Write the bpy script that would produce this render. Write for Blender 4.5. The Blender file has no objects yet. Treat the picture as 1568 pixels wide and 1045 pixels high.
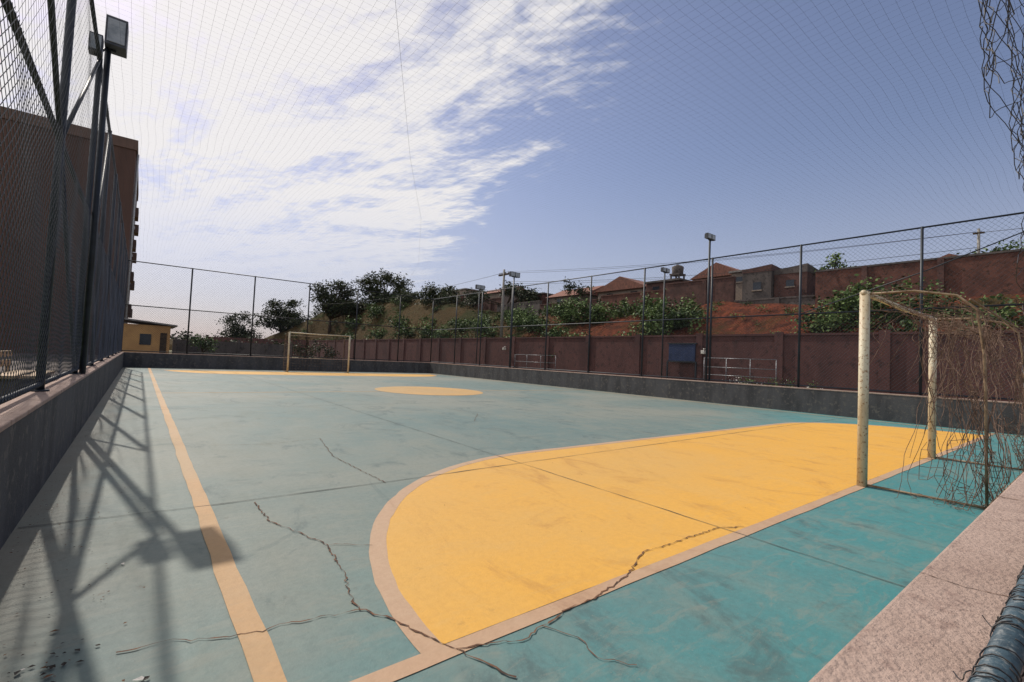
import bpy, math, random
from mathutils import Vector, Matrix, noise
random.seed(7)
S=1.15
D=bpy.data
scene=bpy.context.scene
scene.view_settings.view_transform='Standard'
scene.view_settings.look='None'
scene.view_settings.exposure=0
col=scene.collection
def ss(a,b,x):
    t=max(0,min(1,(x-a)/(b-a)));return t*t*(3-2*t)
# ---------------- materials
def lin(r,g,b):
    return tuple(((c/255)/12.92 if c/255<=.04045 else ((c/255+.055)/1.055)**2.4) for c in (r,g,b))+(1,)
class NT:
    def __init__(s,nt): s.nt=nt
    def n(s,t,**k):
        nd=s.nt.nodes.new(t)
        for a,b in k.items(): setattr(nd,a,b)
        return nd
    def l(s,a,b): s.nt.links.new(a,b)
    def math(s,op,a,b=None,c=None,clamp=False):
        nd=s.n('ShaderNodeMath',operation=op); nd.use_clamp=clamp
        for i,v in enumerate((a,b,c)):
            if v is None: continue
            if isinstance(v,(int,float)): nd.inputs[i].default_value=v
            else: s.l(v,nd.inputs[i])
        return nd.outputs[0]
    def noise(s,vec,scale,detail=4,rough=.55,dist=0):
        nd=s.n('ShaderNodeTexNoise'); nd.inputs['Scale'].default_value=scale; nd.inputs['Detail'].default_value=detail
        nd.inputs['Roughness'].default_value=rough; nd.inputs['Distortion'].default_value=dist
        if vec is not None: s.l(vec,nd.inputs['Vector'])
        return nd.outputs['Fac']
    def ramp(s,v,a,b):
        nd=s.n('ShaderNodeMapRange'); nd.interpolation_type='SMOOTHSTEP'
        nd.inputs['From Min'].default_value=a; nd.inputs['From Max'].default_value=b; s.l(v,nd.inputs['Value']); return nd.outputs[0]
    def mix(s,f,a,b,mode='MIX'):
        nd=s.n('ShaderNodeMix',data_type='RGBA',blend_type=mode)
        if isinstance(f,(int,float)): nd.inputs[0].default_value=f
        else: s.l(f,nd.inputs[0])
        for i,v in ((6,a),(7,b)):
            if isinstance(v,tuple): nd.inputs[i].default_value=v
            else: s.l(v,nd.inputs[i])
        return nd.outputs[2]
    def mapv(s,vec,scale=(1,1,1),rot=(0,0,0)):
        nd=s.n('ShaderNodeMapping'); nd.inputs['Scale'].default_value=scale; nd.inputs['Rotation'].default_value=rot; s.l(vec,nd.inputs['Vector']); return nd.outputs[0]
def newmat(name):
    m=D.materials.new(name); m.use_nodes=True; nt=m.node_tree
    b=nt.nodes['Principled BSDF']; return m,NT(nt),b
def mat(name,c1,c2=None,scale=3,rough=.8,bump=.2,bscale=30,spec=.3,metal=0,c3=None,streak=None,c3a=.52):
    m,t,b=newmat(name)
    tc=t.n('ShaderNodeTexCoord').outputs['Object']
    c2=c2 or tuple(x*.7 for x in c1[:3])+(1,)
    v=tc if streak is None else t.mapv(tc,streak)
    f=t.ramp(t.noise(v,scale,4,.6),.35,.68)
    c=t.mix(f,c1,c2)
    if c3:
        c=t.mix(t.ramp(t.noise(tc,scale*4.3,4,.65),c3a,.68),c,c3)
    t.l(c,b.inputs['Base Color']); b.inputs['Roughness'].default_value=rough; b.inputs['Metallic'].default_value=metal
    b.inputs['Specular IOR Level'].default_value=spec
    if bump:
        bp=t.n('ShaderNodeBump'); bp.inputs['Strength'].default_value=bump; bp.inputs['Distance'].default_value=.02
        t.l(t.noise(tc,bscale,4,.6),bp.inputs['Height']); t.l(bp.outputs[0],b.inputs['Normal'])
    return m
def courtmat(name,base,faded,dark,near=None,wear=1.):
    m,t,b=newmat(name)
    tc=t.n('ShaderNodeTexCoord').outputs['Object']
    big=t.ramp(t.noise(tc,.22,4,.6,.4),.35,.65)
    med=t.ramp(t.noise(t.mapv(tc,(1,.45,1),(0,0,.5)),2.2,5,.65,.6),.42,.72)
    fine=t.ramp(t.noise(tc,26,4,.7),.35,.7)
    c=t.mix(big,base,faded)
    sp=t.n('ShaderNodeSeparateXYZ'); t.l(tc,sp.inputs[0])
    if near:
        dd=t.math('SUBTRACT',t.math('MULTIPLY',sp.outputs[0],.55),t.math('MULTIPLY',sp.outputs[1],1.5))
        dd=t.math('ADD',dd,t.math('MULTIPLY',t.noise(tc,1.3,5,.65),4.0))
        c=t.mix(t.ramp(dd,-2.0,3.5),c,near)
    c=t.mix(t.math('MULTIPLY',med,.45*wear),c,faded)
    c=t.mix(t.math('MULTIPLY',fine,.22*wear),c,dark)
    blot=t.ramp(t.noise(t.mapv(tc,(1,.6,1),(0,0,-.6)),1.4,6,.74,1.4),.52,.70)
    c=t.mix(t.math('MULTIPLY',blot,.7*wear),c,dark)
    brush=t.ramp(t.noise(t.mapv(tc,(1,3.2,1),(0,0,.9)),3.2,5,.7,1.2),.48,.68)
    c=t.mix(t.math('MULTIPLY',brush,.42*wear),c,faded)
    spk=t.ramp(t.noise(tc,60,3,.6),.62,.72)
    c=t.mix(t.math('MULTIPLY',spk,.45),c,faded)
    if near: # dust gathered along the foot of the wall
        ed=t.math('ADD',sp.outputs[0],t.math('MULTIPLY',t.noise(tc,3.5,5,.7),-.6))
        c=t.mix(t.math('MULTIPLY',t.ramp(ed,-.35,-.85),.6),c,lin(112,104,90))
        dirt=t.ramp(t.noise(tc,5.5,6,.78),.60,.68)
        c=t.mix(t.math('MULTIPLY',dirt,t.math('MULTIPLY',t.ramp(sp.outputs[0],2.2,-.4),.45)),c,lin(92,80,66))
    t.l(c,b.inputs['Base Color'])
    b.inputs['Specular IOR Level'].default_value=.25
    t.l(t.math('ADD',t.math('MULTIPLY',med,.12),.58),b.inputs['Roughness'])
    bp=t.n('ShaderNodeBump'); bp.inputs['Strength'].default_value=.35; bp.inputs['Distance'].default_value=.006
    t.l(t.noise(tc,45,4,.7),bp.inputs['Height']); t.l(bp.outputs[0],b.inputs['Normal'])
    return m
M={}
M['court']=courtmat('court_teal_paint',lin(100,119,116),lin(129,132,122),lin(74,91,91),lin(70,131,133))
M['yellow']=courtmat('court_yellow_paint',lin(211,160,72),lin(199,158,90),lin(176,130,68),lin(217,164,70),.95)
M['circle']=courtmat('court_circle_paint',lin(204,152,78),lin(176,146,100),lin(160,124,76),None,.9)
M['cream']=courtmat('court_cream_line',lin(178,146,118),lin(180,154,128),lin(150,118,92))
M['orange']=courtmat('court_orange_line',lin(186,142,92),lin(172,146,112),lin(148,120,88))
M['crack']=mat('crack_dirt',lin(116,84,64),lin(70,56,48),20,.95,0)
M['joint']=mat('joint_dirt',lin(84,88,84),lin(68,70,68),9,.95,0)
M['wallface']=mat('wall_dark_paint',lin(82,82,84),lin(62,62,64),2.5,.85,.3,40,c3=lin(98,94,90),streak=(1,1,.25))
M['cap']=mat('wall_cap_concrete',lin(172,150,138),lin(158,136,124),3,.9,.6,90,c3=lin(144,122,112))
M['pipe_dark']=mat('fence_pipe_paint',lin(38,46,56),lin(28,34,42),6,.5,.05,spec=.4)
M['pipe_black']=mat('fence_pipe_dark',lin(34,36,42),lin(26,27,32),6,.5,.05,spec=.4)
M['pipe_teal']=mat('pipe_teal_paint',lin(58,80,92),lin(44,60,70),14,.5,.2,80,spec=.4,c3=lin(112,118,120))
M['chain']=mat('chain_link_wire',lin(46,50,56),lin(34,38,44),9,.4,0,spec=.6,metal=.2)
M['net']=mat('net_cord',lin(62,64,74),lin(50,52,62),3,.8,0)
M['goalpaint']=mat('goal_white_paint',lin(204,197,174),lin(186,170,140),7,.5,.15,50,spec=.4,c3=lin(140,106,72),streak=(1,1,.3))
M['goalpipe']=mat('goal_frame_rusty',lin(146,126,102),lin(104,82,62),9,.6,.15,50)
M['cord']=mat('net_cord_brown',lin(124,102,88),lin(84,66,58),12,.9,0)
M['wire']=mat('wire_dark',lin(46,46,52),lin(64,60,56),30,.5,0,spec=.4)
M['maroon']=mat('wall_maroon',lin(96,66,64),lin(78,54,54),.8,.9,.2,20,c3=lin(68,50,50),streak=(1,1,.35))
M['brick']=mat('old_brick',lin(104,76,70),lin(80,60,56),1.2,.95,.5,12,c3=lin(62,50,48))
M['brickred']=mat('red_brick',lin(112,76,66),lin(86,60,54),1.5,.95,.5,12,c3=lin(68,52,46))
M['conc']=mat('grey_render',lin(104,96,92),lin(80,74,72),1.1,.9,.3,14,c3=lin(62,58,56),streak=(1,1,.3))
M['concl']=mat('pale_render',lin(160,144,130),lin(130,118,108),1.1,.9,.3,14,streak=(1,1,.3))
M['tile']=mat('roof_tile',lin(144,98,84),lin(98,72,62),3,.9,.4,25,streak=(1,4,1))
M['fibro']=mat('fibre_cement_roof',lin(150,146,142),lin(112,106,102),2,.8,.3,25)
M['glass']=mat('window_glass',lin(40,46,54),lin(28,32,38),1,.15,0,spec=.6)
M['yhouse']=mat('ochre_plaster',lin(206,160,104),lin(184,140,92),1.2,.9,.2,20)
M['apt']=mat('apartment_brown_plaster',lin(106,82,72),lin(92,72,64),.5,.9,.15,10,streak=(1,1,.2))
M['aptb']=mat('apartment_beige_plaster',lin(124,100,88),lin(110,90,80),.5,.9,.15,10)
M['bark']=mat('bark',lin(84,68,54),lin(56,46,38),6,.95,.6,20)
M['grey_metal']=mat('galvanised_metal',lin(130,132,136),lin(104,106,110),8,.4,.05,metal=.6)
M['lampbody']=mat('floodlight_body',lin(84,86,92),lin(66,68,74),8,.45,.05)
M['lens']=mat('floodlight_glass',lin(170,174,178),lin(140,146,150),8,.2,0,spec=.6)
M['blue']=mat('blue_paint',lin(44,58,92),lin(36,48,78),3,.5,.1)
M['white']=mat('white_paint',lin(214,212,206),lin(190,186,178),5,.6,.1)
M['concpole']=mat('concrete_pole',lin(150,146,140),lin(128,124,118),4,.9,.2)
M['wood']=mat('bench_wood',lin(186,160,128),lin(150,124,96),8,.7,.2,streak=(1,6,1))
def leafmat(name,c,c2):
    m,t,b=newmat(name); tc=t.n('ShaderNodeTexCoord').outputs['Object']
    t.l(t.mix(t.ramp(t.noise(tc,1.6,2),.35,.65),c,c2),b.inputs['Base Color']); b.inputs['Roughness'].default_value=.65
    b.inputs['Specular IOR Level'].default_value=.25
    return m
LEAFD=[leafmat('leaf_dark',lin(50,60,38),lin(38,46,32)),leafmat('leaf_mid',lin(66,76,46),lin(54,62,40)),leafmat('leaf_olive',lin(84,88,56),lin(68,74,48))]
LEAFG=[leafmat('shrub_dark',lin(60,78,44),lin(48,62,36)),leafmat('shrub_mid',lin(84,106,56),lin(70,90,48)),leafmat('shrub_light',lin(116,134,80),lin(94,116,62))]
# ---------------- mesh helpers (coordinates in camera-height units, scaled by S)
def obj(name,verts,faces,mats,parent=None,smooth=False,uvs=None,midx=None,bevel=0):
    me=D.meshes.new(name); me.from_pydata([(x*S,y*S,z*S) for x,y,z in verts],[],faces)
    if not isinstance(mats,(list,tuple)): mats=[mats]
    for m in mats: me.materials.append(m)
    if midx: me.polygons.foreach_set('material_index',midx)
    if smooth: me.polygons.foreach_set('use_smooth',[True]*len(me.polygons))
    me.update()
    o=D.objects.new(name,me); col.objects.link(o)
    if parent: o.parent=parent
    if bevel:
        b=o.modifiers.new('bevel','BEVEL'); b.width=bevel; b.segments=2
    return o
def empty(name):
    e=D.objects.new(name,None); col.objects.link(e); return e
BF=[(0,3,2,1),(4,5,6,7),(0,1,5,4),(1,2,6,5),(2,3,7,6),(3,0,4,7)]
def bv(x0,x1,y0,y1,z0,z1): return [(x0,y0,z0),(x1,y0,z0),(x1,y1,z0),(x0,y1,z0),(x0,y0,z1),(x1,y0,z1),(x1,y1,z1),(x0,y1,z1)]
def boxes(name,L,m,parent=None,bevel=0):
    V=[];F=[]
    for b in L:
        n=len(V); V+=bv(*b); F+=[tuple(i+n for i in f) for f in BF]
    return obj(name,V,F,m,parent,bevel=bevel)
def tubes(name,lines,m,parent=None,n=8,cap=True):
    V=[];F=[]
    for pts,r in lines:
        P=[Vector(p) for p in pts]; k=len(P); rs=r if isinstance(r,(list,tuple)) else [r]*k
        base=len(V); ref=None
        for i,p in enumerate(P):
            d=(P[min(i+1,k-1)]-P[max(i-1,0)])
            if d.length<1e-9: d=Vector((0,0,1))
            d.normalize()
            if ref is None: ref=Vector((0,0,1)) if abs(d.z)<.9 else Vector((1,0,0))
            a=d.cross(ref)
            if a.length<1e-4: a=d.cross(Vector((.3,1,.2)))
            a.normalize(); b=d.cross(a)
            for j in range(n):
                t=2*math.pi*j/n; V.append(tuple(p+(a*math.cos(t)+b*math.sin(t))*rs[i]))
        for i in range(k-1):
            for j in range(n):
                q=base+i*n; F.append((q+j,q+(j+1)%n,q+n+(j+1)%n,q+n+j))
        if cap and n>3:
            F.append(tuple(base+j for j in range(n))[::-1]); F.append(tuple(base+(k-1)*n+j for j in range(n)))
    return obj(name,V,F,m,parent,smooth=n>4)
def strip(name,pts,w,z,m,parent=None,jit=0):
    V=[];F=[];k=len(pts)
    for i,p in enumerate(pts):
        a=Vector(pts[max(i-1,0)]);b=Vector(pts[min(i+1,k-1)]);d=(b-a).normalized();nn=Vector((-d.y,d.x))
        ww=w*(1+random.uniform(-jit,jit))*.5
        V.append((p[0]+nn.x*ww,p[1]+nn.y*ww,z));V.append((p[0]-nn.x*ww,p[1]-nn.y*ww,z))
    for i in range(k-1): F.append((2*i,2*i+1,2*i+3,2*i+2))
    return obj(name,V,F,m,parent)
def poly(name,pts,z,m,parent=None):
    V=[(x,y,z) for x,y in pts]; return obj(name,V,[tuple(range(len(V)))],m,parent)

XL,XR,Y0,YF,WZ=-.454,13.13,.235,24.24,.611
FZ,MZ=4.27,2.49
Z1,Z2,Z3,Z4,Z5,Z6=.0012,.0021,.003,.0039,.0047,.0055
# ---------------- ground
def groundmat():
    m,t,b=newmat('ground_dirt_grass'); tc=t.n('ShaderNodeTexCoord').outputs['Object']
    f=t.ramp(t.noise(tc,.35,5,.65),.42,.58); g=t.ramp(t.noise(tc,6,4,.6),.3,.7)
    c=t.mix(f,lin(92,94,58),lin(118,96,74)); c=t.mix(t.math('MULTIPLY',g,.5),c,lin(62,74,40)); t.l(c,b.inputs['Base Color']); b.inputs['Roughness'].default_value=.95
    bp=t.n('ShaderNodeBump'); bp.inputs['Strength'].default_value=.6; t.l(t.noise(tc,12,4,.7),bp.inputs['Height']); t.l(bp.outputs[0],b.inputs['Normal']); return m
GM=groundmat()
obj('ground',[(-1500,-1500,-.06),(1500,-1500,-.06),(1500,2500,-.06),(-1500,2500,-.06)],[(0,1,2,3)],GM)
obj('court_floor',[(XL-.05,Y0-.05,0),(XR+.05,Y0-.05,0),(XR+.05,YF+.05,0),(XL-.05,YF+.05,0)],[(0,1,2,3)],M['court'])
def area(name,ygl,sgn):
    e=empty(name); xa,xb=3.37,9.66
    def outl(R,wob=0): 
        p=[]
        for i in range(49):
            t=math.pi-(math.pi/2)*i/48; r=R+wob*noise.noise(Vector((i*.7,R*9,ygl))); p.append((xa+r*math.cos(t),ygl+sgn*r*math.sin(t)))
        for i in range(1,24):
            x=xa+(xb-xa)*i/24; p.append((x,ygl+sgn*(R+wob*noise.noise(Vector((x*4,R*9,ygl))))))
        for i in range(49):
            t=math.pi/2-(math.pi/2)*i/48; r=R+wob*noise.noise(Vector((i*.7,R*9,ygl+4))); p.append((xb+r*math.cos(t),ygl+sgn*r*math.sin(t)))
        return p
    o=outl(2.57,.008); i_=outl(2.57-.085,.01)
    pi=[(x,ygl+sgn*.04 if abs(y-ygl)<.02 else y) for x,y in i_]
    poly('yellow_surface',pi if sgn<0 else pi[::-1],Z1,M['yellow'],e)
    V=[];F=[]
    for a,b in zip(o,i_): V+= [(a[0],a[1],Z2),(b[0],b[1],Z2)]
    for k in range(len(o)-1): F.append((2*k,2*k+1,2*k+3,2*k+2))
    obj('border_line',V,F,M['cream'],e); return e
def wob(a,b,amp,n):
    return [(a[0]+(b[0]-a[0])*i/n+amp*noise.noise(Vector((i*.8,a[1],a[0]))),a[1]+(b[1]-a[1])*i/n+amp*noise.noise(Vector((i*.8,a[1]+5,a[0])))) for i in range(n+1)]
area('penalty_area',1.40,1); area('penalty_area',22.4,-1)
strip('goal_line',wob((.33,1.40),(12.85,1.40),.008,60),.075,Z3,M['cream'],None,.04)
strip('goal_line',[(.33,22.46),(6,22.46),(12.85,22.46)],.085,Z3,M['orange'])
strip('side_line',wob((.367,.3),(.367,24),.01,110),.085,Z4,M['orange'],None,.05)
strip('side_line',[(12.75,.3),(12.75,12),(12.75,24)],.075,Z4,M['cream'])
strip('halfway_line',[(.42,11.93),(12.7,11.93)],.05,Z2,M['circle'])
poly('center_circle',[(6.6+1.5*math.cos(t*math.pi/32),12.1+1.6*math.sin(t*math.pi/32)) for t in range(64)],Z3,M['circle'])
def rough(pts,sub,amp):
    out=[]
    for a,b in zip(pts[:-1],pts[1:]):
        L=math.hypot(b[0]-a[0],b[1]-a[1]); n=max(1,int(L/sub))
        for i in range(n):
            t=i/n; out.append((a[0]+(b[0]-a[0])*t+(random.uniform(-amp,amp) if i else 0),a[1]+(b[1]-a[1])*t+(random.uniform(-amp,amp) if i else 0)))
    out.append(pts[-1]); return out
e=empty('floor_joints')
for i,(p,w) in enumerate([([(-.44,3.55),(.35,3.5),(1.62,3.5),(9.3,3.72),(13.1,3.8)],.008),([(2.92,.3),(2.96,4),(3.0,12),(3,24)],.006),([(-.4,8.9),(13.1,9.0)],.006),([(-.4,14.6),(13.1,14.7)],.006),([(8.3,4.2),(8.3,24)],.005)]):
    strip('joint_%d'%i,rough(p,.12,.004),w,Z5,M['joint'],e,.5)
e=empty('floor_cracks')
def C(s): return [tuple(float(v)/100 for v in p.split(',')) for p in s.split()]
for i,(p,w) in enumerate([(C('65,344 65,303 74,277 82,251 80,229 79,214 74,195 73,181'),.0055),(C('73,181 57,184 46,187 40,185 26,190 12,197 0,198'),.004),
 (C('73,181 81,168 86,152 91,139 95,128 99,116'),.0055),(C('91,139 105,134 113,130 125,133 142,136 156,136 168,138 189,143 217,155 257,154 291,153 308,145'),.006),
 (C('168,559 151,458 154,384 156,348'),.005),(C('62,560 110,545 168,559'),.004),(C('420,620 480,700 470,800'),.005),
 (C('82,251 92,245 101,238'),.003),(C('125,133 131,120 128,108 136,98'),.003)]):
    strip('crack_%d'%i,rough(p,.022,.009),w,Z6,M['crack'],e,.85)
# ---------------- perimeter walls
CT=.03
def wall(name,b,cap):
    e=empty(name); boxes('wall_body',[b],M['wallface'],e); boxes('wall_cap',[cap],M['cap'],e,bevel=.008); return e
wall('low_wall',(XL-.19,XL,Y0,YF,-.1,WZ-CT),(XL-.195,XL+.006,Y0+.008,YF-.002,WZ-CT,WZ))
wall('low_wall',(XR,XR+.2,Y0,YF,-.1,WZ-CT),(XR-.006,XR+.205,Y0+.008,YF-.002,WZ-CT,WZ))
wall('low_wall',(XL-.19,XR+.2,YF,YF+.2,-.1,WZ-CT),(XL-.195,XR+.205,YF-.002,YF+.205,WZ-CT,WZ))
wall('low_wall',(XL-.19,XR+.2,Y0-.3,Y0,-.1,WZ-CT),(XL-.195,XR+.205,Y0-.305,Y0+.006,WZ-CT,WZ))
e=empty('wall_cap_cracks')
for i,(p,w) in enumerate([([(1.25,.24),(1.24,.17),(1.27,.08),(1.26,-.05)],.002),([(2.3,.24),(2.31,.1),(2.29,-.05)],.004)]):
    strip('crack_%d'%i,rough(p,.01,.003),w,WZ+.0012,M['crack'],e,.7)
# ---------------- fences
def wiremesh(name,P,a0,a1,z0,z1,cell,r,parent,seg=.5,m='chain'):
    """real woven wires: two families of diagonals, P(t,z,off)->xyz ; three-sided wires"""
    V=[];F=[]
    H=z1-z0; k0=int(math.floor((a0-H)/cell)); k1=int(math.ceil((a1+H)/cell))
    for fam in (1,-1):
        for k in range(k0,k1+1):
            c=k*cell
            if fam==1: f=lambda s:(c+s,z0+s)
            else: f=lambda s:(c+H-s,z0+s)
            lo,hi=0.,H
            if fam==1: lo=max(lo,a0-c); hi=min(hi,a1-c)
            else: lo=max(lo,c+H-a1); hi=min(hi,c+H-a0)
            if hi-lo<.02: continue
            n=max(1,int((hi-lo)/seg)); base=len(V)
            for i in range(n+1):
                t,z=f(lo+(hi-lo)*i/n)
                nv=noise.noise_vector(Vector((t*1.7,z*1.7,a0)))
                o=fam*r*.8+nv.x*.022
                tt=t+nv.y*cell*.35; zz=z+nv.z*cell*.3
                V.append(P(tt+fam*r*.7,zz-r*.7,o)); V.append(P(tt-fam*r*.7,zz+r*.7,o)); V.append(P(tt,zz,o+fam*r*1.5))
            for i in range(n):
                q=base+i*3
                for j in range(3): F.append((q+j,q+(j+1)%3,q+3+(j+1)%3,q+3+j))
    return obj(name,V,F,M[m],parent)
def fence(name,ax,c,posts,a0,a1,pm,cell,wr,pr=.032,braces=(),seg=.5,up=None):
    e=empty(name)
    P=(lambda t,z,o=0:(c+o,t,z)) if ax=='Y' else (lambda t,z,o=0:(t,c+o,z))
    tubes('posts',[([P(t,WZ-.01),P(t,FZ+.02)],pr) for t in posts],pm,e,12)
    tubes('rails',[([P(a0,z),P(a1,z)],pr*.68) for z in (WZ+.05,MZ,FZ)],pm,e,10)
    if braces: tubes('braces',[([P(a,za),P((a+b)/2,(za+zb)/2-sg),P(b,zb)],r) for a,za,b,zb,r,sg in braces],pm,e,8)
    tubes('base_flanges',[([P(t,WZ),P(t,WZ+.012)],pr*2) for t in posts],pm,e,12)
    wiremesh('wire_mesh',lambda t,z,o:P(t,z,o+.02),a0,a1,WZ+.05,MZ if up else FZ,cell,wr,e,seg)
    if up: wiremesh('upper_mesh',lambda t,z,o:P(t,z,o+.02),a0,a1,MZ,FZ,up[0],up[1],e,seg)
    return e
FL=-.555; FR=XR+.12; FF=YF+.12; FN=.095
lp=[4.885+2.4*k for k in range(-1,8)]
fence('chain_link_fence','Y',FL,lp,.13,FF,M['pipe_dark'],.072,.0019,.027,
  [(4.885,MZ,2.485,FZ,.017,0),(4.885,MZ,7.285,FZ,.017,0),(7.285,WZ,9.685,FZ,.018,0),(4.885,MZ,7.285,WZ,.017,0)],.14,(.10,.0009))
rp=[2.553+2.4*k for k in range(0,9)]+[.13]
fence('chain_link_fence','Y',FR,rp,.13,FF,M['pipe_dark'],.08,.0024,.028,[(.13,4.27,4.953,MZ,.012,.09)],.5,(.10,.0016))
fence('chain_link_fence','X',FF,[1.607+2.4*k for k in range(5)]+[FL,FR],FL+.01,FR-.01,M['pipe_black'],.08,.0024,.03,(),.5,(.10,.0014))
# overhead net: real cords
def nz(x,y):
    u=(x-FL)/(FR-FL)
    return FZ+.03-.10*math.sin(math.pi*max(0,min(1,u)))**.7*(.7+.3*math.sin(math.pi*y/7))-.01*noise.noise(Vector((x*1.2,y*1.2,0)))
V=[];F=[];c=.095;wd=.00065
def cord(f,n,dirx):
    base=len(V)
    for i in range(n+1):
        x,y=f(i/n); nv=noise.noise_vector(Vector((x*.8,y*.8,3))); x+=nv.x*.05; y+=nv.y*.05; z=nz(x,y)
        if dirx: V.extend([(x,y-wd,z),(x,y+wd,z)])
        else: V.extend([(x-wd,y,z),(x+wd,y,z)])
    for i in range(n): F.append((base+2*i,base+2*i+1,base+2*i+3,base+2*i+2))
k=0
while FL+k*c<FR:
    xx=FL+k*c; cord(lambda t:(xx,FN+(FF-FN)*t),60,False); k+=1
k=0
while FN+k*c<FF:
    yy=FN+k*c; cord(lambda t:(FL+(FR-FL)*t,yy),36,True); k+=1
e=empty('overhead_net'); obj('netting',V,F,M['net'],e)
tubes('support_cable',[([(1.0,2.6,FZ),(1.67,4.09,FZ-.02),(3.3,7.1,FZ-.06),(5.0,10,FZ-.08),(7.5,15,FZ-.06),(11,24,FZ)],.0014)],M['wire'],e,5)
# near fence: bottom rail and torn mesh next to the camera
e=empty('torn_wire_fence')
RY=.089;RZ=WZ+.026;RR=.0175
tubes('bottom_rail',[([(.1,RY,RZ),(3,RY,RZ),(FR-.04,RY,RZ)],RR)],M['pipe_teal'],e,20)
L=[]
for k in range(28):
    x0=.66+k*.045+random.uniform(-.02,.02); pts=[]
    tw=random.uniform(.015,.06); ph=random.uniform(0,6); turns=random.choice([1,1.5,2])
    for i in range(22):
        t=i/21; an=ph+t*turns*2*math.pi; r=RR+.001+random.uniform(0,.002)
        pts.append((x0+tw*t,RY+r*math.cos(an),RZ+r*math.sin(an)))
    L.append((pts,.0010))
for k in range(2):
    x0=.84+k*.21; pts=[]; a=2.0+k
    px,py,pz=x0,RY+RR,RZ
    for i in range(9):
        pts.append((px,py,max(WZ+.002,pz))); a+=random.uniform(.3,.8); px+=.006*math.cos(a); py+=.004*abs(math.sin(a*.7)); pz+=.004*math.sin(a)
    L.append((pts,.0008))
tubes('wire_ties',L,M['wire'],e,5)
cw,ch=.050,.040
def node(i,j):
    x=.60+i*cw/2; z=1.80-j*ch/2
    n=noise.noise_vector(Vector((x*5,z*5,2)))
    far=ss(1.15,.75,x)
    return (x+n.x*.05*(.4+far),FN+.01*math.sin(x*40)+n.y*.03,z+n.z*.05*(.4+far))
L=[]; rr=random.Random(9)
def keepn(i,j):
    x=.60+i*cw/2; z=1.80-j*ch/2
    edge=.70+.06*noise.noise(Vector((z*9,3,1))) if z>1.45 else (.71+(1.45-z)*3.2 if z>1.33 else 1.17+(1.33-z)*.7)
    return x>edge and x<1.9
for j in range(0,80):
    for i in range(0,52):
        if (i+j)%2: continue
        for di in (-1,1):
            if keepn(i,j) and keepn(i+di,j+1) and rr.random()>.14:
                a=Vector(node(i,j));b=Vector(node(i+di,j+1)); m=(a+b)/2+Vector((rr.uniform(-.003,.003),rr.uniform(-.003,.003),rr.uniform(-.002,.002)))
                L.append(([tuple(a),tuple(m),tuple(b)],.0006))
tubes('torn_mesh',L,M['wire'],e,4,cap=False)
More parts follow.
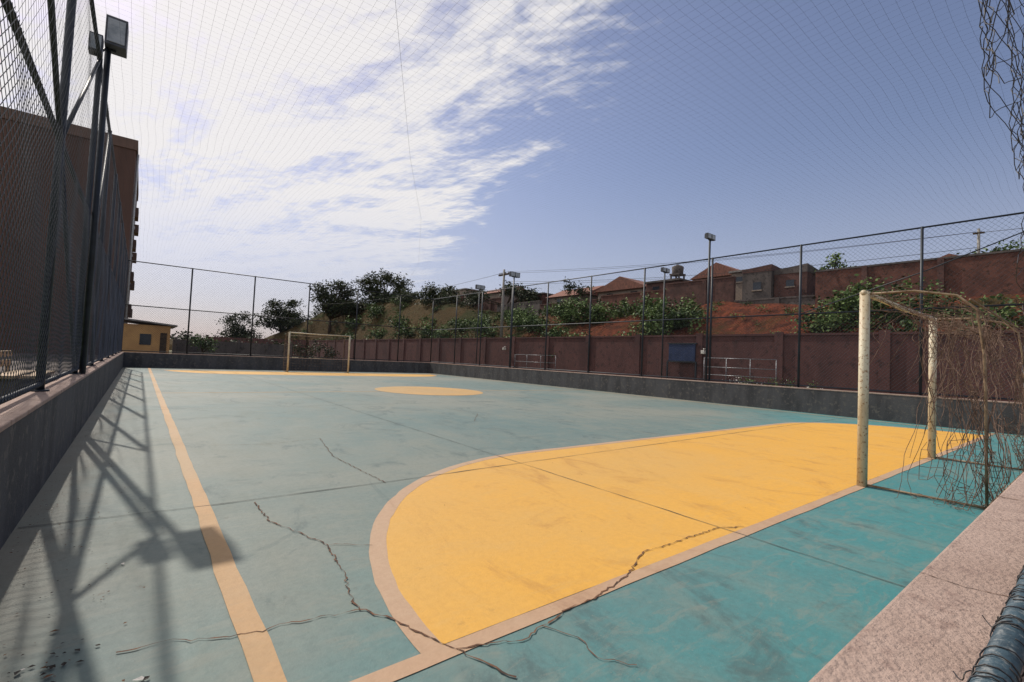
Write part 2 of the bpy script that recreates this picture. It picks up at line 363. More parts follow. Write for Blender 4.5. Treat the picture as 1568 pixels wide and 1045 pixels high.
# ---------------- goals
def goal(name,x0,x1,y,h,sgn,torn):
    e=empty(name); r=.040 if torn else .038
    tubes('posts',[([(x0,y,0),(x0,y,h)],r),([(x1,y,0),(x1,y,h)],r)],M['goalpaint'],e,16)
    tubes('crossbar',[([(x0-.04,y,h-.01),((x0+x1)/2,y,h-.025),(x1+.04,y,h-.01)],r*.62)],M['goalpaint'],e,16)
    rr=.010
    arc=lambda x:[(x,y,h-.02),(x,y+sgn*.35,h-.02),(x,y+sgn*.62,h-.08),(x,y+sgn*.74,h-.2),(x,y+sgn*.78,h-.55),(x,y+sgn*.79,.35 if not torn else .9)]+([(x,y+sgn*.8,.015)])
    tubes('net_stanchions',[(arc(x0),rr),(arc(x1),rr)],M['goalpipe'],e,8)
    tubes('base_bars',[([(x0,y,.018),(x0,y+sgn*.8,.018)],rr),([(x1,y,.018),(x1,y+sgn*.8,.018)],rr),([(x0,y+sgn*.8,.018),(x1,y+sgn*.8,.018)],rr)],M['goalpipe'],e,8)
    tubes('rear_top_bar',[([(x0,y+sgn*.70,h-.12),(x1,y+sgn*.70,h-.12)],rr)],M['goalpipe'],e,8)
    L=[]; st=.065 if torn else .13
    def prof(s):
        A=arc(0); tot=0; seg=[]
        for p,q in zip(A[:-1],A[1:]): d=math.dist(p,q); seg.append(d); tot+=d
        t=s*tot
        for i,d in enumerate(seg):
            if t<=d or i==len(seg)-1: f=t/d; return (A[i][1]+(A[i+1][1]-A[i][1])*f,A[i][2]+(A[i+1][2]-A[i][2])*f)
            t-=d
    nxx=int((x1-x0)/st); ns=int(2.5/st)
    rnd=random.Random(3)
    P={}
    for i in range(nxx+1):
        for j in range(ns+1):
            yy,zz=prof(j/ns); xx=x0+(x1-x0)*i/nxx
            if torn:
                s=j/ns; u=i/nxx
                sag=.42*math.sin(math.pi*min(1,s*1.9))*math.sin(math.pi*u)**.8*(.6+.4*math.sin(u*9)) if s<.53 else 0
                bunch=ss(.5,1,s)
                xx=xx*(1-.45*bunch)+(x0 if u<.55 else x1)*.45*bunch
                zz=max(.03,zz-sag); nn=noise.noise_vector(Vector((u*6,s*7,1)))
                xx+=nn.x*.14; yy+=nn.y*.14; zz=max(.02,zz+nn.z*.12*(1 if s>.05 else 0))
            else:
                yy+=.04*math.sin(i*.8)*math.sin(j*.5)
            P[i,j]=(xx+rnd.uniform(-.014,.014),yy,zz)
    def keep(i,j):
        if not torn: return True
        u,s=i/nxx,j/ns
        k=noise.noise(Vector((u*5+3,s*6,4)))
        if s<.28: return k>-.16
        if .1<u<.9 : return k>.04 
        return k>-.2
    cr=.0020 if torn else .003
    for i in range(nxx+1):
        for j in range(ns):
            if keep(i,j): L.append(([P[i,j],P[i,j+1]],cr))
    for j in range(ns+1):
        for i in range(nxx):
            if keep(i,j): L.append(([P[i,j],P[i+1,j]],cr))
    for xs in (x0,x1):
        n1=int(.78/st); n2=int(h/st)
        for a in range(n1+1):
            for b_ in range(n2+1):
                def pp(a,b_):
                    q=(xs,y+sgn*.78*a/n1,.03+(h-.06-.1*(a/n1)**3)*b_/n2)
                    if torn:
                        nn=noise.noise_vector(Vector((a*.4,b_*.3,xs))); return (q[0]+nn.x*.14,y+sgn*(.44+.40*(a/n1))+nn.y*.16 if b_<n2*.9 else q[1],max(.02,q[2]+nn.z*.12))
                    return q
                if torn and noise.noise(Vector((a*.5,b_*.3,xs*2)))<0: continue
                if a<n1: L.append(([pp(a,b_),pp(a+1,b_)],cr))
                if b_<n2: L.append(([pp(a,b_),pp(a,b_+1)],cr))
    if torn:
        for k in range(80):
            xx=x0+(x1-x0)*(rnd.betavariate(.6,1.4)); yy=y+sgn*rnd.uniform(.35,.85) if rnd.random()<.75 else y+sgn*rnd.uniform(.05,.5)
            z0=h-.1-rnd.random()*.25; ln=rnd.uniform(.2,1.3) if abs(yy-y)>.35 else rnd.uniform(.1,.6)
            pts=[];px,py=xx,yy;zz=z0
            n=14; a=rnd.uniform(0,6)
            for i in range(n):
                pts.append((px,py,max(.02,zz))); zz-=ln/n; a+=rnd.uniform(-1.1,1.1); px+=.026*math.cos(a); py+=.02*math.sin(a)
            L.append((pts,rnd.uniform(.0014,.0022)))
        for k in range(30):
            xx=x0+rnd.uniform(-.03,.16); yy=y+sgn*rnd.uniform(.55,.84); zz=rnd.uniform(.6,1.6); pts=[]; a=rnd.uniform(0,6)
            for i in range(24):
                pts.append((xx,yy,max(.02,zz))); zz-=.065; a+=rnd.uniform(-1.3,1.3); xx+=.03*math.cos(a); yy+=.022*math.sin(a)
            L.append((pts,rnd.uniform(.0016,.0026)))
    tubes('net',L,M['cord'],e,4,cap=False)
    return e
goal('soccer_goal',5.183,7.852,1.397,1.76,-1,True)
goal('soccer_goal',5.183,7.852,22.46,1.76,1,False)
# ---------------- floodlights
def flood(name,x,y,z0,z1,heads,pm='pipe_dark',dim=(.14,.06,.11)):
    e=empty(name); tubes('pole',[([(x,y,z0),(x,y,z1)],.030)],M[pm],e,12)
    Lb=[];Lg=[];arm=[]; a,b,c=dim
    for hx,hy,hz,s in heads:
        cx_,cy_,cz=x+hx,y+hy,z1+hz
        Lb.append((cx_-a*s,cx_+a*s,cy_-b*s,cy_+b*s,cz-c*s,cz+c*s))
        Lg.append((cx_-a*.8*s,cx_+a*.8*s,cy_-b*s-.008,cy_-b*s+.002,cz-c*.8*s,cz+c*.8*s))
        arm.append(([(x,y,z1-.02),(cx_,cy_,cz-c*1.1*s)],.014))
        for q in range(5):
            fx=cx_+a*s*(-.7+.35*q); Lb.append((fx-.006,fx+.006,cy_+b*s+.002,cy_+b*s+.035,cz-c*.8*s,cz+c*.8*s))
    boxes('lamp_housing',Lb,M['lampbody'],e,bevel=.01); boxes('lamp_glass',Lg,M['lens'],e); tubes('bracket',arm,M[pm],e,8)
    return e
flood('floodlight_pole',FL+.06,7.36,WZ,4.5,[(.07,-.02,.13,1.0),(-.09,-.22,-.14,.6)],dim=(.10,.12,.17))
flood('floodlight_pole',FR-.07,7.42,WZ,4.82,[(-.09,0,.1,.75),(.14,0,.1,.75)])
flood('floodlight_pole',FR-.07,16.8,WZ,4.75,[(-.12,0,.1,1),(.16,0,.1,1)])
flood('floodlight_pole',FR+3.2,24.4,0,5.3,[(-.12,0,.1,1.2),(.18,0,.1,1.2)])
flood('floodlight_pole',18.3,12.4,0,5.2,[(-.1,0,.1,.9),(.18,0,.1,.9)])
# ---------------- boundary wall
e=empty('boundary_wall')
WX=20.; boxes('wall_panel',[(WX,WX+.18,-6,75,-.1,2.42)],M['maroon'],e)
boxes('coping',[(WX-.04,WX+.22,-6,75,2.42,2.50)],M['maroon'],e)
boxes('pillars',[(WX-.07,WX-.003,y-.16,y+.16,-.1,2.56) for y in [-2+3.4*k for k in range(23)]],M['maroon'],e)
e=empty('boundary_wall')
def obox(name,a,b,th,z0,z1,m,parent):
    a=Vector(a);b=Vector(b);d=(b-a).normalized();n=Vector((-d.y,d.x))*th/2
    p=[a+n,a-n,b-n,b+n]; V=[(q.x,q.y,z0) for q in p]+[(q.x,q.y,z1) for q in p]
    return obj(name,V,BF,m,parent)
obox('wall_panel',(19.9,75.1),(9,93),.2,-.1,2.5,M['maroon'],e)
boxes('gatepost',[(8.6,8.95,92.8,93.2,-.1,2.8)],M['maroon'],e)
# ---------------- hill
def hz(x,y):
    xp=x+max(0,y-75)*.6
    if xp<20.25: return -.5
    az=math.degrees(math.atan2(x,max(y,.01)))
    t=.12+.88*ss(8,20,az)
    r=ss(20.3,29.3,xp)
    z=.9+(3.9*r+4.4*ss(28,66,y)*ss(21,31,xp))*t
    n=noise.fractal(Vector((x*.16,y*.16,0)),1,2,5)
    return z+n*.6*ss(20.3,23,xp)*(1-.6*ss(29,31,xp))
def hillmat():
    m,t,b=newmat('hillside_soil_grass'); tc=t.n('ShaderNodeTexCoord').outputs['Object']
    f=t.ramp(t.noise(tc,.16,5,.68,.6),.44,.60); g=t.ramp(t.noise(tc,1.6,5,.7),.35,.65); k=t.ramp(t.noise(tc,5,4,.7),.4,.7)
    soil=t.mix(g,lin(130,72,52),lin(84,52,42)); gr=t.mix(k,lin(64,70,38),lin(42,50,30)); gr=t.mix(t.math('MULTIPLY',g,.5),gr,lin(94,80,52))
    sp=t.n('ShaderNodeSeparateXYZ'); t.l(tc,sp.inputs[0])
    yb=t.math('MULTIPLY',t.ramp(sp.outputs[1],22,44),.75)
    f2=t.math('MAXIMUM',t.math('MULTIPLY',f,t.ramp(sp.outputs[1],16,24)),yb)
    f2=t.math('MAXIMUM',f2,t.math('MULTIPLY',f,.8))
    t.l(t.mix(f2,soil,gr),b.inputs['Base Color']); b.inputs['Roughness'].default_value=.95; b.inputs['Specular IOR Level'].default_value=.1
    bp=t.n('ShaderNodeBump'); bp.inputs['Strength'].default_value=1; bp.inputs['Distance'].default_value=.6; t.l(t.noise(tc,2.2,6,.75),bp.inputs['Height']); t.l(bp.outputs[0],b.inputs['Normal']); return m
HM=hillmat()
V=[];F=[];xs=[0+.55*i for i in range(100)];ys=[-8+1.0*j for j in range(165)]
for y in ys:
    for x in xs: V.append((x,y,hz(x,y)))
for j in range(len(ys)-1):
    for i in range(len(xs)-1):
        a=j*len(xs)+i
        if max(V[a][2],V[a+1][2],V[a+len(xs)][2],V[a+len(xs)+1][2])<0: continue
        F.append((a,a+1,a+len(xs)+1,a+len(xs)))
obj('hillside',V,F,HM,smooth=True)
# ---------------- foliage
def leaves(name,blobs,n,size,mats,parent=None,seed=1,clump=1.):
    rnd=random.Random(seed); V=[];F=[];MI=[]
    tot=sum(b[1][0]*b[1][2] for b in blobs)
    for c,r in blobs:
        k=int(n*r[0]*r[2]/tot)
        nc=max(3,k//22)
        for q in range(nc):
            d=Vector((rnd.gauss(0,1),rnd.gauss(0,1),rnd.gauss(0,1))).normalized(); rad=rnd.uniform(.2,1.12)
            cc=Vector((c[0]+d.x*r[0]*rad,c[1]+d.y*r[1]*rad,c[2]+d.z*r[2]*rad)); cs=size*rnd.uniform(1.2,2.8)*clump
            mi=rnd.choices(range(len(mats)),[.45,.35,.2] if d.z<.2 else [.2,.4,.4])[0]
            for w in range(k//nc):
                p=cc+Vector((rnd.gauss(0,.5)*cs,rnd.gauss(0,.5)*cs,rnd.gauss(0,.4)*cs))
                a=Vector((rnd.gauss(0,1),rnd.gauss(0,1),rnd.gauss(0,.6))).normalized(); b=a.cross(Vector((rnd.gauss(0,1),rnd.gauss(0,1),rnd.gauss(0,1)))).normalized()
                s=size*rnd.uniform(.5,1.1); i=len(V)
                for u,v in ((-.5,0),(0,-.32),(.6,0),(0,.32)): V.append(tuple(p+a*u*s+b*v*s))
                F.append((i,i+1,i+2,i+3)); MI.append(mi)
    return obj(name,V,F,mats,parent,midx=MI)
def tree(name,x,y,zb,blobs,n,size,mats,tr=.25,seed=1):
    e=empty(name); rnd=random.Random(seed); L=[]
    fork=(x,y,zb+(min(b[0][2]-b[1][2] for b in blobs)-zb)*.7)
    L.append(([(x,y,zb-.6),(x+.1*tr,y,(zb+fork[2])/2),fork],[tr*1.2,tr*.9,tr*.75]))
    for c,r in blobs:
        for q in range(4):
            en=(c[0]+rnd.uniform(-.6,.6)*r[0],c[1]+rnd.uniform(-.6,.6)*r[1],c[2]+rnd.uniform(-.3,.5)*r[2])
            mid=tuple((fork[i]+en[i])/2+rnd.uniform(-.15,.15)*r[0] for i in range(3))
            L.append(([fork,mid,en],[tr*.5,tr*.3,tr*.08]))
    tubes('trunk_and_limbs',L,M['bark'],e,8); leaves('crown',blobs,n,size,mats,e,seed); return e
def B(x,y,z,rx,ry,rz): return ((x,y,z),(rx,ry,rz))
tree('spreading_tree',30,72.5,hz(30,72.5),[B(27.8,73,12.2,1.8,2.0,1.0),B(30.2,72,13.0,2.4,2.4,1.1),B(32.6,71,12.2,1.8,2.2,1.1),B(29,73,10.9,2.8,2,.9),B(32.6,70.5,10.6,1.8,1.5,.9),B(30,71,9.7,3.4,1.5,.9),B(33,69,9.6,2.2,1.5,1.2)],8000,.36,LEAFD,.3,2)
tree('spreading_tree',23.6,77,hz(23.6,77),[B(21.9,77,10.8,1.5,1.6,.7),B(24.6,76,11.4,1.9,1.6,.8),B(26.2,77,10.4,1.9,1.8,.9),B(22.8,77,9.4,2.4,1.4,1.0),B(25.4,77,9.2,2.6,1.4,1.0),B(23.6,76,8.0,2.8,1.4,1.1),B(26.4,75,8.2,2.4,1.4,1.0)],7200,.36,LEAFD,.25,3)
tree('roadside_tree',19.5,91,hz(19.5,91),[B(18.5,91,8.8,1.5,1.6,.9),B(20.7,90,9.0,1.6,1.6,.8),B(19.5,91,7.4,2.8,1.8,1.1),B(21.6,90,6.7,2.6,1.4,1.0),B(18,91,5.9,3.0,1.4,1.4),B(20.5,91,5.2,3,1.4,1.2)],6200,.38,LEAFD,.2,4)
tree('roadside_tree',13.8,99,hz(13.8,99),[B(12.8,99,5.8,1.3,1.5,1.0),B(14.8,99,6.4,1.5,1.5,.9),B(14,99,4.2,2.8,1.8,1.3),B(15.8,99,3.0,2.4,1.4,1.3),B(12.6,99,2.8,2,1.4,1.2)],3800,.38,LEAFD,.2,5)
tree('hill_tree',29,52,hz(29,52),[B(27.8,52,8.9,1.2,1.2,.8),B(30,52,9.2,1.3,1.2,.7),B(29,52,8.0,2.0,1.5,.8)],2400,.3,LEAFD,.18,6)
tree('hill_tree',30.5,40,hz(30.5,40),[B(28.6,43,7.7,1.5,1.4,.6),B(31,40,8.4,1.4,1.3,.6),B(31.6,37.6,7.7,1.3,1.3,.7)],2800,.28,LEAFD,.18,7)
tree('hill_tree',31.5,31,5,[B(31.2,31.4,8.0,.8,.9,.7),B(32,30.4,7.6,.8,.8,.7)],600,.24,LEAFD,.1,8)
tree('pruned_tree',32,10.35,5,[B(32,10.1,7.65,.28,.25,.3),B(32,10.75,7.2,.22,.25,.22),B(32,9.8,7.1,.3,.3,.15)],520,.2,LEAFG,.11,9)
tree('garden_tree',3.2,36,-.05,[B(3.0,36,1.35,.5,.5,.45),B(3.6,36,1.1,.4,.4,.35)],900,.14,LEAFG,.05,10)
leaves('garden_shrubs',[B(33,4.4,6.9,1.2,1.3,.5),B(33,2.9,6.95,1.1,1.2,.6),B(33,1.6,6.8,1,1.2,.5)],3400,.16,LEAFG,None,11)
rnd=random.Random(21)
def shrub(cl,seed,n,size=.2):
    bl=[]
    for (x,y,r,h) in cl:
        z=hz(x,y); bl.append(B(x,y,z+h*.42,r,r,h*.6))
    leaves('hillside_shrub',bl,n,size,LEAFG,None,seed)
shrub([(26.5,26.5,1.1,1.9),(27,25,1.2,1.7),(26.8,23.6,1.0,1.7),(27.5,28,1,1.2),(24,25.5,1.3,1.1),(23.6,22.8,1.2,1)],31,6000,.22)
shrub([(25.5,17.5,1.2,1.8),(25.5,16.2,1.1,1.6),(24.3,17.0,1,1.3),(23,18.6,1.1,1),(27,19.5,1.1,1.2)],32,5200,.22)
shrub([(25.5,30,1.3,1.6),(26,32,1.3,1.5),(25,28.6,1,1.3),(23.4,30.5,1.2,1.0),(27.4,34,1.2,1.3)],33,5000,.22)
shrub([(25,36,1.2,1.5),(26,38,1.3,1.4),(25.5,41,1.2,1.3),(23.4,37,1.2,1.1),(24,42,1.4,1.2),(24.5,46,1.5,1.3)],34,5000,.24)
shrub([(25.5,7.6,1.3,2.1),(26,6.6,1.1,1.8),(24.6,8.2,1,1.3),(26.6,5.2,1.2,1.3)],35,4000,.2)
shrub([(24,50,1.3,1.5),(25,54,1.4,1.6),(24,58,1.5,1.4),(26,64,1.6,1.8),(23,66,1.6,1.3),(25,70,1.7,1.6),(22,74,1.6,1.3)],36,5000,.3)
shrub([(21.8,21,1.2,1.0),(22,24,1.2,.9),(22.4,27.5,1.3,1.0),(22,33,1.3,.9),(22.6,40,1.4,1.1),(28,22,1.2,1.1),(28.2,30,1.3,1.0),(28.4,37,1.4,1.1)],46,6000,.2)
cl=[]
for k in range(90):
    y=rnd.uniform(1,88); x=rnd.uniform(21.0,29)-max(0,y-75)*.6
    if 9.4<y<14.8: continue
    cl.append((x,y,rnd.uniform(.4,1.1),rnd.uniform(.35,.9)))
shrub(cl,37,17000,.2)
cl=[]
for k in range(110):
    cl.append((rnd.uniform(20.6,29),rnd.uniform(0,20),rnd.uniform(.12,.4),rnd.uniform(.15,.35)))
shrub(cl,39,7000,.10)
cl=[]
for k in range(55):
    y=rnd.uniform(44,92); x=29.8+rnd.uniform(-2,2)-max(0,y-75)*.6; cl.append((x,y,rnd.uniform(.7,1.5),rnd.uniform(.6,1.3)))
bl=[B(x,y,hz(x,y)+h*.4,r,r,h*.6) for x,y,r,h in cl]; leaves('ridge_shrubs',bl,11000,.30,LEAFD,None,38)
leaves('distant_trees',[B(-30+9*k+rnd.uniform(-3,3),215+rnd.uniform(-20,20),2.2+rnd.uniform(-.6,1.2),7,5,2.4) for k in range(14)],4200,1.3,LEAFD,None,40)
# ---------------- retaining walls and houses on the hill
def rwall(y0,y1,z0,z1,m,x=30):
    e=empty('retaining_wall'); boxes('brick_wall',[(x,x+.25,y0,y1,z0,z1)],m,e); boxes('coping',[(x-.04,x+.29,y0,y1,z1,z1+.09)],m,e)
    n=int((y1-y0)/3.1)
    if n: boxes('pilasters',[(x-.1,x-.003,y0+2+3.1*k-.13,y0+2+3.1*k+.13,z0,z1+.05) for k in range(n)],m,e)
rwall(10.45,15.1,3.6,5.35,M['conc']); rwall(15.15,20.2,3.6,6.95,M['brick']); rwall(20.25,26.4,3.6,6.55,M['brickred']); rwall(26.45,34,3.6,6.3,M['brick']); rwall(34.05,41,3.6,6.7,M['conc'])
rwall(41.05,50,4,7.6,M['brick'],30.6); rwall(50.05,62,5,8.7,M['brickred'],31.2)
e=empty('brick_garden_wall'); boxes('brick_wall',[(29.6,29.85,-8,10.3,3.4,6.65)],M['brickred'],e); boxes('coping',[(29.56,29.89,-8,10.3,6.65,6.74)],M['conc'],e)
boxes('pilasters',[(29.5,29.597,y-.12,y+.12,3.4,6.7) for y in (-1,2,5,8)],M['brick'],e)
def house(name,x0,x1,y0,y1,z0,z1,roof,wm,rm,ridge=1.0,wins=(),ax='Y'):
    e=empty(name); boxes('walls',[(x0,x1,y0,y1,z0,z1)],wm,e)
    if roof=='flat': boxes('roof_slab',[(x0-.15,x1+.15,y0-.15,y1+.15,z1,z1+.14)],rm,e)
    elif roof=='parapet':
        V=[(x0-.02,y0-.02,z1),(x0-.02,y1+.02,z1),(x1,y1+.02,z1),(x1,y0-.02,z1),(x0-.02,y0-.02,z1+ridge),(x0-.02,y1+.02,z1+ridge*.55),(x1,y1+.02,z1+.1),(x1,y0-.02,z1+.15)]
        obj('roof',V,BF,rm,e)
    else:
        o=.3
        if ax=='Y':
            xm=(x0+x1)/2; V=[(x0-o,y0-o,z1),(x0-o,y1+o,z1),(x1+o,y1+o,z1),(x1+o,y0-o,z1),(xm,y0-o,z1+ridge),(xm,y1+o,z1+ridge)]; F=[(0,1,5,4),(2,3,4,5),(3,0,4),(1,2,5),(3,2,1,0)]
        else:
            ym=(y0+y1)/2; V=[(x0-o,y0-o,z1),(x0-o,y1+o,z1),(x1+o,y1+o,z1),(x1+o,y0-o,z1),(x0-o,ym,z1+ridge),(x1+o,ym,z1+ridge)]; F=[(0,1,4),(2,3,5),(3,0,4,5),(1,2,5,4),(3,2,1,0)]
        obj('roof',V,F,rm,e)
    if wins:
        boxes('windows',[(x0-.02,x0-.004,y,y+w,z,z+h) for y,z,w,h in wins],M['glass'],e)
        boxes('window_sills',[(x0-.07,x0-.004,y-.06,y+w+.06,z-.08,z-.003) for y,z,w,h in wins],M['concl'],e)
    return e
house('concrete_house',30.6,35,13.1,14.9,4,7.25,'parapet',M['conc'],M['brick'],.4,[(13.7,6.1,.5,.5)])
house('concrete_house',30.9,35,11.2,13.05,4,7.0,'parapet',M['brick'],M['conc'],.5,[(11.9,6.2,.45,.4)])
house('concrete_house',31.5,36,20.1,23,4,7.5,'flat',M['brick'],M['conc'],wins=[(20.6,6.75,.6,.45),(21.8,6.75,.6,.45)])
e=empty('water_tank'); tubes('tank',[([(33,21.2,8.3),(33,21.2,8.35),(33,21.2,8.85),(33,21.2,8.95)],[.40,.42,.46,.3])],M['conc'],e,18)
boxes('tank_stand',[(32.55,33.45,20.75,21.65,8.18,8.3)]+[(32.6+a,32.7+a,20.8+b,20.9+b,7.6,8.18) for a in (0,.7) for b in (0,.7)],M['conc'],e)
boxes('tank_lid',[(32.9,33.1,21.1,21.3,8.95,9.05)],M['conc'],e)
house('tiled_house',33,38,24.0,29.4,4,7.5,'gable',M['concl'],M['tile'],1.2,[(25,6.8,.7,.5),(27.6,6.8,.7,.5)],'X')
house('tiled_house',34.5,40,16.8,20.6,4,8.0,'gable',M['concl'],M['tile'],1.1,[(18,7.2,.8,.5)],'X')
house('tiled_house',32.5,37,30.5,35.5,4,7.4,'gable',M['concl'],M['tile'],1.1,[(31.5,6.7,.7,.5),(33.6,6.7,.7,.5)],'Y')
house('tiled_house',32.5,37,36.4,40.5,4,7.9,'flat',M['brickred'],M['conc'],.7,[(37.4,7.1,.7,.5)],'Y')
house('tiled_house',32.5,38,44,50,5,8.7,'gable',M['concl'],M['tile'],1.1,[(46,7.9,.8,.6)],'Y')
house('tiled_house',33.5,38,53,60,6,10.0,'flat',M['concl'],M['fibro'],.8,[(55,9.1,.8,.6)],'Y')
house('block_house',32.5,36,15.3,16.6,4,7.75,'flat',M['concl'],M['fibro'],wins=[(15.7,7.1,.6,.35)])
house('block_house',36,40,4.8,6.6,4,7.6,'gable',M['concl'],M['tile'],.5,(),'X')
house('block_house',34,38,7.6,9.2,4,7.1,'flat',M['brick'],M['fibro'],.5,(),'X')
# ---------------- utility poles & wires
e=empty('utility_pole'); tubes('pole',[([(24,32,2),(24,32,8.6)],[.14,.09])],M['concpole'],e,10)
boxes('crossarm',[(23.92,24.08,31.3,32.7,8.1,8.22)],M['bark'],e); tubes('insulators',[([(24,y,8.22),(24,y,8.36)],.04) for y in (31.4,31.8,32.3,32.6)],M['concpole'],e,6)
e=empty('utility_pole'); tubes('pole',[([(31,3.9,4),(31,3.9,8.2)],[.09,.05])],M['concpole'],e,10); boxes('crossarm',[(30.95,31.05,3.7,4.1,7.95,8.02)],M['bark'],e)
def sagl(a,b,s,n=14): return [(a[0]+(b[0]-a[0])*i/n,a[1]+(b[1]-a[1])*i/n,a[2]+(b[2]-a[2])*i/n-s*4*(i/n)*(1-i/n)) for i in range(n+1)]
tubes('power_lines',[(sagl((24,31.4,8.36),(31,3.8,8.05),.35),.010),(sagl((24,32.6,8.36),(31,4.0,8.05),.4),.010),(sagl((24,32,7.6),(31,3.9,7.3),.5),.012),(sagl((24,31.4,8.36),(20,75,8.0),.8),.014),(sagl((24,32,7.4),(33,21,8),.15),.010),(sagl((31,3.9,8.0),(32,-20,8.4),.3),.012)],M['wire'],None,5)
# ---------------- small things by the boundary wall
e=empty('blue_notice_board'); boxes('panel',[(19.86,19.92,11.75,13.1,1.28,2.06)],M['blue'],e); boxes('frame',[(19.84,19.93,11.68,13.17,2.065,2.12),(19.84,19.93,11.68,13.17,1.22,1.275)],M['pipe_dark'],e)
boxes('posts',[(19.84,19.9,11.66,11.72,-.05,1.215),(19.84,19.9,13.13,13.19,-.05,1.215)],M['pipe_dark'],e)
e=empty('pipe_railing'); tubes('rails',[([(17.6,7.3,z),(17.6,10.0,z)],.013) for z in (1.4,1.05,.75)]+[([(17.6,y,-.05),(17.6,y,1.4)],.013) for y in (7.3,8.2,9.1,10.0)],M['grey_metal'],e,8)
e=empty('pipe_railing'); tubes('rails',[([(17.6,18.5,z),(17.6,22.0,z)],.013) for z in (1.3,.9)]+[([(17.6,y,-.05),(17.6,y,1.3)],.013) for y in (18.5,19.7,20.9,22.0)],M['grey_metal'],e,8)
def wlamp(y):
    e=empty('wall_lamp'); boxes('lamp_body',[(19.7,19.92,y-.08,y+.08,1.62,1.78)],M['white'],e,bevel=.02); tubes('arm',[([(19.99,y,1.85),(19.8,y,1.85),(19.8,y,1.78)],.02)],M['white'],e,8)
wlamp(11.3);wlamp(26.0)
leaves('flower_bed',[B(13.9,4.8+.5*k,.62,.12,.35,.14) for k in range(5)],700,.06,[M['white'],LEAFG[1],LEAFG[2]],None,51)
# ---------------- apartment building (left)
e=empty('apartment_building')
AX,AY,AZ=-1.02,45,15.3
boxes('walls',[(-22,AX,AY,AY+16,-.1,AZ)],M['apt'],e)
boxes('parapet',[(-22.1,AX+.08,AY-.08,AY+16.1,AZ,AZ+.75)],M['aptb'],e)
W=[];FR_=[]
for z in (1.1,3.9,6.5,9.1,11.7):
    for y in (47,50.5,54,57.5): W.append((AX+.004,AX+.02,y,y+1.1,z,z+1.0)); FR_.append((AX+.004,AX+.07,y-.08,y+1.18,z-.1,z-.003))
boxes('windows',W,M['glass'],e); boxes('sills',FR_,M['aptb'],e)
boxes('balconies',[(AX+.062,AX+.35,y,y+1.8,z,z+.75) for z in (3.3,5.9,8.5,11.1) for y in (48.6,55.6)],M['aptb'],e)
tubes('downpipe',[([(AX+.12,45.6,0),(AX+.12,45.6,15.2)],.07)],M['white'],e,8)
e=empty('ochre_house'); boxes('walls',[(-.9,1.35,33,38,-.1,2.0)],M['yhouse'],e)
obj('roof',[(-1.1,32.8,2.25),(1.65,32.8,2.0),(1.65,38.2,2.0),(-1.1,38.2,2.25),(-1.1,32.8,2.33),(1.65,32.8,2.08),(1.65,38.2,2.08),(-1.1,38.2,2.33)],BF,M['fibro'],e)
boxes('door',[(.9,1.2,32.975,32.996,0,1.6)],M['bark'],e); boxes('window',[(0,.5,32.975,32.996,.9,1.5)],M['glass'],e)
e=empty('garden_wall'); boxes('wall_panel',[(1.8,9.5,40,40.2,-.1,1.35)],M['conc'],e); boxes('posts',[(x,x+.15,39.93,39.997,-.1,1.5) for x in (1.9,3.8,5.7,7.6,9.3)],M['conc'],e)
leaves('garden_hedge',[B(6+k*1.4,44+k*.5,.9+.3*(k%2),1.0,.8,.8) for k in range(7)],2600,.22,LEAFD,None,61)
obj('lawn',[(-6,-3,-.02),(XL-.2,-3,-.02),(XL-.2,10.2,-.02),(-6,10.2,-.02)],[(0,1,2,3)],mat('lawn_grass',lin(84,98,46),lin(62,76,36),2,.95,.8,50,c3=lin(116,112,64)))
obj('paved_yard',[(-16,10.25,-.02),(XL-.2,10.25,-.02),(XL-.2,44,-.02),(-16,44,-.02)],[(0,1,2,3)],mat('yard_paving',lin(96,86,80),lin(76,70,66),1,.95,.3,30))
e=empty('garden_bench'); boxes('seat',[(-1.75,-1.45,10.4,12.2,.36,.41),(-1.41,-1.2,10.4,12.2,.36,.41)],M['wood'],e,bevel=.01); boxes('legs',[(-1.7,-1.24,10.5,10.62,-.03,.357),(-1.7,-1.24,11.98,12.1,-.03,.357)],M['conc'],e); boxes('backrest',[(-1.82,-1.77,10.4,12.2,.5,.6),(-1.82,-1.77,10.4,12.2,.66,.76),(-1.82,-1.77,10.5,10.6,.36,.497),(-1.82,-1.77,12.0,12.1,.36,.497)],M['wood'],e)
# leaf litter
V=[];F=[];MI=[]
r2=random.Random(5)
lm=[mat('dry_leaf',lin(110,78,54),lin(84,58,42),20,.9,0),mat('dark_debris',lin(60,54,48),lin(44,40,38),20,.9,0),mat('paper_scrap',lin(206,202,196),lin(180,176,170),20,.9,0)]
def scrap(x,y,s,mi):
    a=r2.uniform(0,6.28); i=len(V); tl=r2.uniform(.1,.4)*s
    for k,(u,v,w) in enumerate(((-.5,0,0),(0,-.3,.3),(.5,0,.1),(.05,.3,.6))):
        V.append((x+(u*math.cos(a)-v*math.sin(a))*s,y+(u*math.sin(a)+v*math.cos(a))*s,.0065+w*tl))
    F.append((i,i+1,i+2,i+3)); MI.append(mi)
for k in range(520):
    y=1.2+abs(r2.gauss(0,1))*3.5; x=XL+.02+abs(r2.gauss(0,.22)) if r2.random()<.75 else r2.uniform(-.4,12.5)
    scrap(x,y,r2.uniform(.004,.014),r2.choices([0,1,2],[.6,.34,.06])[0])
for k in range(26): scrap(-.16+r2.gauss(0,.06),2.0+r2.gauss(0,.14),r2.uniform(.008,.03),r2.choice([0,1,1]))
scrap(.06,1.78,.04,2); scrap(.075,1.775,.025,1); scrap(.0,2.75,.022,2)
obj('leaf_litter',V,F,lm,midx=MI)
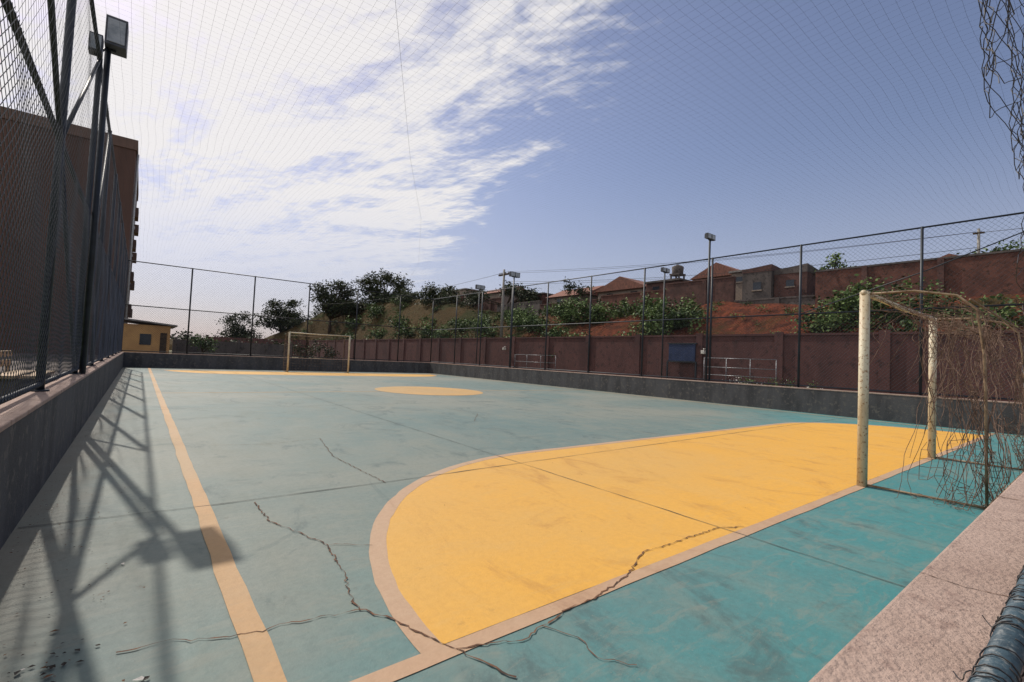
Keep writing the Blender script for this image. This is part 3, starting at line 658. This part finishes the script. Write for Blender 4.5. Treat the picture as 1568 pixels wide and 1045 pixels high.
# ---------------- light
sd=Vector((-.16,.98,1.0)).normalized()
sun=D.lights.new('sun','SUN'); sun.energy=3.9; sun.angle=math.radians(.55); sun.color=(1,.93,.84)
so=D.objects.new('sun',sun); col.objects.link(so); so.rotation_euler=(-sd).to_track_quat('-Z','Y').to_euler(); so.location=(0,0,30)
w=D.worlds.new('World'); scene.world=w; w.use_nodes=True; t=NT(w.node_tree)
bg=w.node_tree.nodes['Background']; bg.inputs[1].default_value=.1
sky=t.n('ShaderNodeTexSky'); sky.sky_type='NISHITA'; sky.sun_disc=False; sky.sun_elevation=math.asin(sd.z); sky.sun_rotation=math.atan2(sd.x,sd.y); sky.air_density=1.0; sky.dust_density=1.2; sky.ozone_density=2.0
tc=t.n('ShaderNodeTexCoord').outputs['Generated']; sp=t.n('ShaderNodeSeparateXYZ'); t.l(tc,sp.inputs[0])
zc=t.math('MAXIMUM',sp.outputs[2],.03); px=t.math('DIVIDE',sp.outputs[0],zc); py=t.math('DIVIDE',sp.outputs[1],zc)
cb=t.n('ShaderNodeCombineXYZ'); t.l(px,cb.inputs[0]); t.l(py,cb.inputs[1])
v1=t.mapv(t.mapv(cb.outputs[0],(1,1,1),(0,0,-.25)),(3.0,1.0,1)) 
n1=t.noise(v1,1.0,6,.62,.5); n2=t.noise(t.mapv(t.mapv(cb.outputs[0],(1,1,1),(0,0,-.5)),(1.6,.8,1)),9,4,.6,.4)
edge=t.math('SUBTRACT',px,t.math('MULTIPLY',py,.42))
msk=t.ramp(edge,1.15,-.1)
s=t.math('ADD',t.math('MULTIPLY',n1,.66),t.math('MULTIPLY',n2,.34))
s=t.math('ADD',s,t.math('MULTIPLY',t.math('SUBTRACT',msk,.5),.22))
cl=t.ramp(s,.44,.64)
fade=t.ramp(sp.outputs[2],.06,.32)
cl=t.math('MULTIPLY',t.math('MULTIPLY',cl,fade),t.ramp(msk,.05,.25))
skyc=t.mix(1.0,sky.outputs[0],(1.16,1.04,1.08,1),'MULTIPLY')
hf=t.math('MULTIPLY',t.ramp(sp.outputs[2],.42,.0),.62)
skyc=t.mix(hf,skyc,(4.8,4.8,5.8,1))
skyc=t.mix(.06,skyc,(5.5,5.5,6.5,1))
fin=t.mix(t.math('MULTIPLY',cl,.9),skyc,(9.1,8.8,8.6,1))
t.l(fin,bg.inputs[0])
# ---------------- camera
cam=D.cameras.new('camera'); cam.sensor_width=36; cam.lens=723.9/1568*36; cam.clip_end=6000; cam.clip_start=.02
co=D.objects.new('camera',cam); col.objects.link(co)
y,p,rl=.6667,.0387,.0447
fw=Vector((math.sin(y)*math.cos(p),math.cos(y)*math.cos(p),math.sin(p))); ri=Vector((math.cos(y),-math.sin(y),0)); up=ri.cross(fw)
r_=ri*math.cos(rl)+up*math.sin(rl); u_=-ri*math.sin(rl)+up*math.cos(rl)
mx=Matrix((r_,u_,-fw)).transposed().to_4x4(); mx.translation=Vector((0,0,1*S)); co.matrix_world=mx
scene.camera=co
